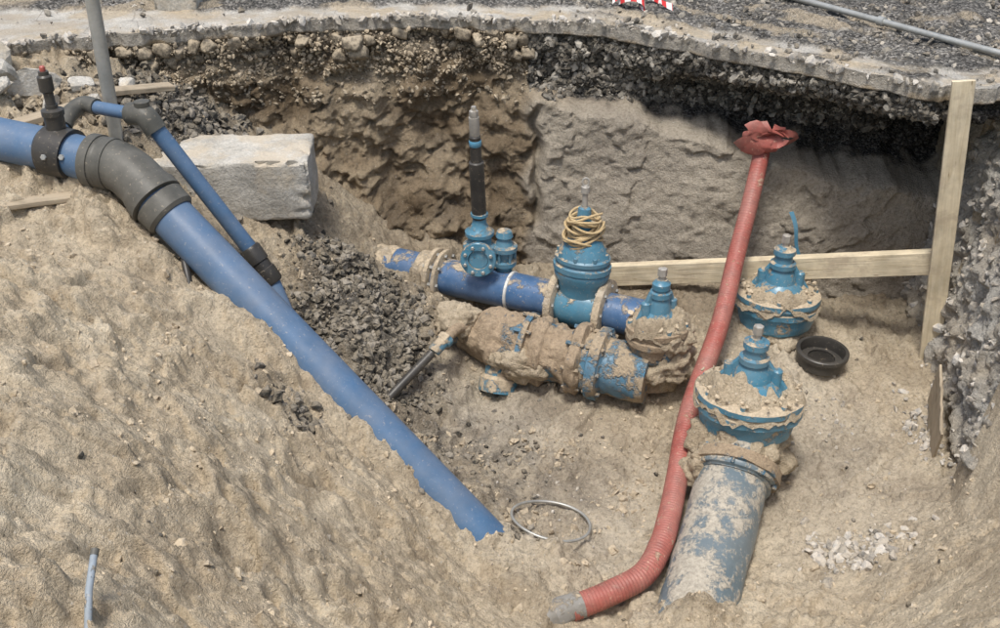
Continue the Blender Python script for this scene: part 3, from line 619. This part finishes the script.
# ------------------------------------------------------------ buried gate valves
def buried_valve(c,Rr,H,rot,mat,drum=.22,low=.4,oval=.85,sandh=1.0,neck=1.0):
    c=np.array(c,float);e=empty('gate_valve')
    lathe('bonnet_flange',[(Rr*.5,.055),(Rr*.86,.045),(Rr*.97,.035),(Rr,.03),(Rr,-.005),(Rr*.95,-.012),(Rr*.94,-.03),(Rr,-.036),(Rr,-.075),(Rr*.93,-.082),(Rr*.90,-drum*.6),(Rr*.86,-drum),(Rr*.70,-drum*1.2),(Rr*.66,-low)],c,mat,e,scale=(1,oval),rot=rot,noise=(.009,10))
    b=Rr*.36
    lathe('bonnet',[(Rr*.60,.02),(Rr*.58,.06),(Rr*.48,.10),(b,.125),(b*.95,.15),(.078*neck,.20),(.068*neck,.225),(.085*neck,.23),(.085*neck,.262),(.062*neck,.27),(.058*neck,H-.14),(.072*neck,H-.135),(.072*neck,H-.10),(.045,H-.09),(.035,H-.075)],c,M_valve,e,scale=(1,.95),rot=rot)
    lathe('spindle',[(.022,0),(.022,.05),(.030,.052),(.030,.10),(.02,.105)],c+np.array([0,0,H-.10]),M_iron,e,seg=6)
    M=np.array(Matrix.Rotation(rot,3,'Z'))
    cyls('bonnet_bolts',[(c+M@np.array([Rr*.88*math.cos(a),Rr*.88*oval*math.sin(a),.045]),(0,0,1),.017,.04) for a in np.arange(.2,6.4,.9)],M_valved,e)
    for k in range(2):
        d0=M@np.array([(-1)**k*1.,.12,0])
        beam('yoke_rib_%d'%k,c+d0*Rr*.58+np.array([0,0,.06]),c+d0*.045+np.array([0,0,.25]),.035,.06,M_valve,e,n=6,rough=0,up=(0,0,1),bev=.01)
        tube('lifting_lug_%d'%k,[c+d0*Rr*.42+np.array([0,0,.08]),c+d0*Rr*.44+np.array([0,0,.185]),c+d0*Rr*.44+np.array([0,0,.195])],[.036,.030,.02],M_valve,e,14)
    V=[];F=[];na,nr=110,20
    for i in range(nr):
        for j in range(na):
            a=2*math.pi*j/na;rf=i/(nr-1);rr=Rr*(.26+.77*rf);V.append((rr*math.cos(a),rr*oval*math.sin(a),0))
    V=np.array(V);W=V@M.T+c;n_=fb3(W,6,4,31);rf=np.repeat(np.linspace(0,1,nr),na)
    W[:,2]+=.052+sandh*(.045*(1-rf**3)+.07*n_+.012*fb3(W,30,2,3))-.085*rf**6
    for i in range(nr-1):
        for j in range(na):
            k=(j+1)%na;F.append((i*na+j,(i+1)*na+j,(i+1)*na+k,i*na+k))
    pyobj('sand_cover',W,F,M_sand,e,True,80)
    n=90;a=U(0,6.28,n);r=U(.35,.95,n)*Rr;q=np.stack([r*np.cos(a),r*oval*np.sin(a),np.full(n,.078)],1)@M.T+c
    stones('sand_lumps',q,sizes(n,.005,.020),M_clod,.1,1,int(c[0]*100),.45,parent=e)
    return e
e3=buried_valve((1.0,5.84,-1.47),.205,.42,.3,M_crust,.18,.42,.9,1.3,.8)
blob('sand_mass',(1.04,5.84,-1.72),(.21,.19,.18),M_sand,e3,.35,8,5)
blob('sand_mass_2',(1.07,5.82,-1.50),(.16,.15,.12),M_sand,e3,.4,9,15)
e4=buried_valve((1.89,6.37,-1.54),.285,.46,-.2,M_valved,.2,.42,.8)
blob('sand_mass',(1.90,6.36,-1.80),(.24,.2,.13),M_sand,e4,.35,7,26)
e5=buried_valve((1.44,5.13,-1.50),.31,.46,-.35,M_valved,.2,.45,.84,1.2)
blob('sand_mass',(1.42,5.10,-1.84),(.28,.25,.19),M_sand,e5,.4,7,6)
e=empty('ductile_iron_pipe')
pp=catmull([(1.42,5.08,-1.80),(1.36,4.93,-1.90),(1.30,4.78,-1.97),(1.06,4.16,-2.12),(.97,3.93,-2.19)],70)
rr=np.interp(np.linspace(0,1,70),[0,.2,.24,.30,.32,.36,.40,.42,1],[.20,.21,.245,.245,.215,.215,.23,.205,.20])
tube('barrel',pp,rr,M_vpipe,e,56,noise=(.006,7))
i=17;dd=pp[i+1]-pp[i];dd/=np.linalg.norm(dd);s1=np.cross(dd,[0,0,1]);s1/=np.linalg.norm(s1);s2=np.cross(s1,dd)
tube('socket_flange',[pp[i]-dd*.04,pp[i]-dd*.036,pp[i]+dd*.03,pp[i]+dd*.034],[.245,.262,.262,.245],M_crust,e,56,noise=(.015,9))
cyls('socket_bolts',[(pp[i]+.235*(s1*math.cos(a)+s2*math.sin(a)),dd,.016,.12) for a in np.arange(0,6.28,.785)],M_crust2,e)
blob('sand_mass',(1.36,4.97,-1.78),(.22,.15,.13),M_sand,e,.4,8,7)
blob('sand_mass_2',(1.18,4.98,-1.92),(.12,.14,.12),M_sand,e,.4,8,17)
# ------------------------------------------------------------ red corrugated pipe
e=empty('red_corrugated_pipe')
pr=catmull([(1.82,6.98,-.60),(1.62,6.5,-1.18),(1.43,6.0,-1.51),(1.17,5.4,-1.80),(1.03,4.95,-1.95),(.95,4.66,-2.0),(.88,4.43,-2.02),(.77,4.24,-2.05),(.58,4.13,-2.07),(.36,4.05,-2.10)],1200)
ll=np.r_[0,np.cumsum(np.linalg.norm(np.diff(pr,axis=0),axis=1))];tot=ll[-1]
pr=pr+.006*np.stack([np.sin(ll*5.1),np.cos(ll*3.7),np.sin(ll*4.3+1)],1)
rad=.056+.011*ll/tot+.0016*np.sin(ll*2*np.pi/.019)
tube('hose',pr,rad,M_red,e,32,ang=80)
tube('end_sleeve',catmull([(.42,4.075,-2.09),(.33,4.04,-2.10),(.2,3.98,-2.14)],14),[.075]*4+[.072]*6+[.055]*4,M_sock,e,24,noise=(.012,14))
V=[];F=[];r2=np.random.default_rng(4)
for k in range(11):
    a0=k*.57+r2.uniform(0,.3);L=r2.uniform(.11,.23);base=np.array((1.81,6.90,-.60));b=len(V);m=7
    for i in range(m):
        t=i/(m-1);rr_=.045+t*L*.9;w=.06*(1-t*.55)
        for j in (-1,0,1):
            an=a0+j*w/(.05+t*.06)
            V.append(base+np.array([rr_*math.cos(an),-.05-.05*math.sin(t*3)+r2.uniform(-.012,.012),rr_*math.sin(an)*.5+.03+.02*math.sin(t*4+k)+r2.uniform(-.006,.006)]))
    for i in range(m-1):
        for j in (0,1): F.append((b+i*3+j,b+i*3+j+1,b+(i+1)*3+j+1,b+(i+1)*3+j))
pyobj('torn_collar',V,F,M_red,e,True,60)
# ------------------------------------------------------------ timber
beam('timber_beam',(.79,6.95,-1.68),(2.85,6.19,-1.18),.07,.16,M_wood,up=(0,0,1))
beam('timber_plank',(2.895,6.1,-1.95),(2.70,6.085,.055),.03,.13,M_wood,up=(1,-.12,0))
beam('plywood_sheet',(2.56,5.05,-1.86),(2.70,5.55,-1.70),.016,.36,M_woodo,n=30,rough=.01)
beam('wooden_board',(-2.75,5.42,-.44),(-2.33,5.68,-.48),.10,.03,M_woodo)
beam('wooden_board',(-2.98,6.22,-.27),(-2.66,6.42,-.22),.12,.035,M_woodo)
beam('wooden_board',(-2.52,6.72,-.22),(-2.20,6.98,-.27),.11,.035,M_woodo)
beam('wooden_board',(-3.1,6.0,-.36),(-2.82,5.98,-.36),.1,.04,M_woodo)
# ------------------------------------------------------------ small things
c=np.array((.29,4.70));a=np.linspace(0,2*np.pi,90,endpoint=False)
px_=c[0]+.225*np.cos(a);py_=c[1]+.21*np.sin(a);zz=gz(px_,py_)
A_=np.c_[px_,py_,np.ones(90)];co_=np.linalg.lstsq(A_,zz,rcond=None)[0];pln=A_@co_;off=np.percentile(zz-pln,97)+.014
tube('wire_ring',np.stack([px_,py_,pln+off+.006*np.sin(2*a+.5)],1),.0085,M_steel,None,10,closed=True)
e=empty('black_pipe_cap');z0=float(gz(2.13,6.04))
lathe('cap_wall',[(.150,0),(.160,.01),(.160,.075),(.172,.08),(.172,.105),(.165,.11),(.148,.11),(.144,.10),(.144,.03),(.0,.028)],(2.13,6.02,z0+.01),M_black,e,axis=(.03,-.05,1))
lathe('cap_ridge',[(.10,.03),(.10,.045),(.09,.045),(.09,.03)],(2.13,6.02,z0+.013),M_black,e,axis=(.03,-.05,1))
e=empty('steel_rod');tube('rod',catmull([(1.95,8.32,.07),(2.6,7.4,.06),(3.13,6.64,.055),(4.3,5.05,.05)],30),.022,M_steel,e,16)
lathe('rod_collar',[(.024,0),(.032,.004),(.032,.05),(.024,.054)],(2.6,7.4,.06),M_steel,e,axis=(.58,-.8,0))
V=[];F=[]
for i in range(12):
    t=i/11
    for j in (0,1): V.append((2.00+.11*t+.03*j*(1-.3*t)+.01*math.sin(t*6),6.78-.02*t-.01*math.sin(t*5),-1.10-.34*t+.006*j))
for i in range(11): F.append((2*i,2*i+1,2*i+3,2*i+2))
pyobj('blue_tape',V,F,M_taup,None,True,80)
def tape_mat():
    t=NT('barrier_tape_mat');w=t.n.new('ShaderNodeTexWave');w.inputs['Scale'].default_value=3.2;w.bands_direction='X';t.lk(t.attr('grain','Vector'),w.inputs['Vector'])
    return t.fin(t.ramp(w.outputs['Fac'],[(.49,(.7,.68,.65)),(.51,(.55,.03,.03))]),.5,None,.4)
V=[];F=[];G=[]
for i in range(80):
    t=i/79
    for j in (0,1):
        V.append((.82+.42*t+.05*math.sin(t*19),7.90+.10*math.sin(t*11)+.05*j,.05+.03*math.sin(t*23)+.045*j*abs(math.cos(t*9))));G.append((t*1.6,j*.05,0))
for i in range(79): F.append((2*i,2*i+1,2*i+3,2*i+2))
o=pyobj('barrier_tape',V,F,tape_mat(),None,True,80);at=o.data.attributes.new('grain','FLOAT_VECTOR','POINT');at.data.foreach_set('vector',np.array(G,np.float32).ravel())
e=empty('marker_stake');z0=float(gz(-1.28,2.5));tube('stake',[(-1.265,2.36,z0-.02),(-1.275,2.45,z0+.07),(-1.285,2.56,z0+.12)],.012,M_whitestk,e,12)
tube('stake_top',[(-1.2845,2.555,z0+.117),(-1.286,2.575,z0+.126)],.014,M_dkgrey,e,12)
e=empty('black_pipe_stub');tube('stub',catmull([(-1.78,5.38,-.72),(-1.74,5.28,-.80),(-1.70,5.18,-.92)],10),.02,M_black,e,14)
tube('stub_collar',[(-1.79,5.40,-.70),(-1.775,5.365,-.735)],.028,M_black,e,14)
patch('dark_clay_clods',-1.06,4.60,.07,.08,90,M_gravel,.008,.038,41)
patch('dark_clay_clods',.08,4.50,.05,.03,25,M_gravel,.006,.03,42)
# ------------------------------------------------------------ light + camera
w=bpy.data.worlds.new('World');scene.world=w;w.use_nodes=True;nt=w.node_tree;bg=nt.nodes['Background']
sk=nt.nodes.new('ShaderNodeTexSky');sk.sky_type='NISHITA';sk.sun_disc=False
Ld=Vector((-.14,-.30,.93)).normalized()
sk.sun_elevation=math.asin(Ld.z);sk.sun_rotation=math.atan2(Ld.x,Ld.y);sk.air_density=1.3;sk.dust_density=4
nt.links.new(sk.outputs[0],bg.inputs[0]);bg.inputs[1].default_value=.15
sun=bpy.data.lights.new('sun','SUN');sun.energy=2.9;sun.angle=R_(12);sun.color=(1,.975,.92)
so=bpy.data.objects.new('sun',sun);scene.collection.objects.link(so);so.rotation_euler=Ld.to_track_quat('Z','Y').to_euler()
cam=bpy.data.cameras.new('camera');cam.sensor_width=36;cam.lens=38.6;cam.clip_end=400;cam.clip_start=.05
co=bpy.data.objects.new('camera',cam);scene.collection.objects.link(co);co.location=(0,0,2);co.rotation_euler=(R_(60),0,0)
scene.camera=co
scene.view_settings.view_transform='Standard';scene.view_settings.look='None';scene.view_settings.exposure=0
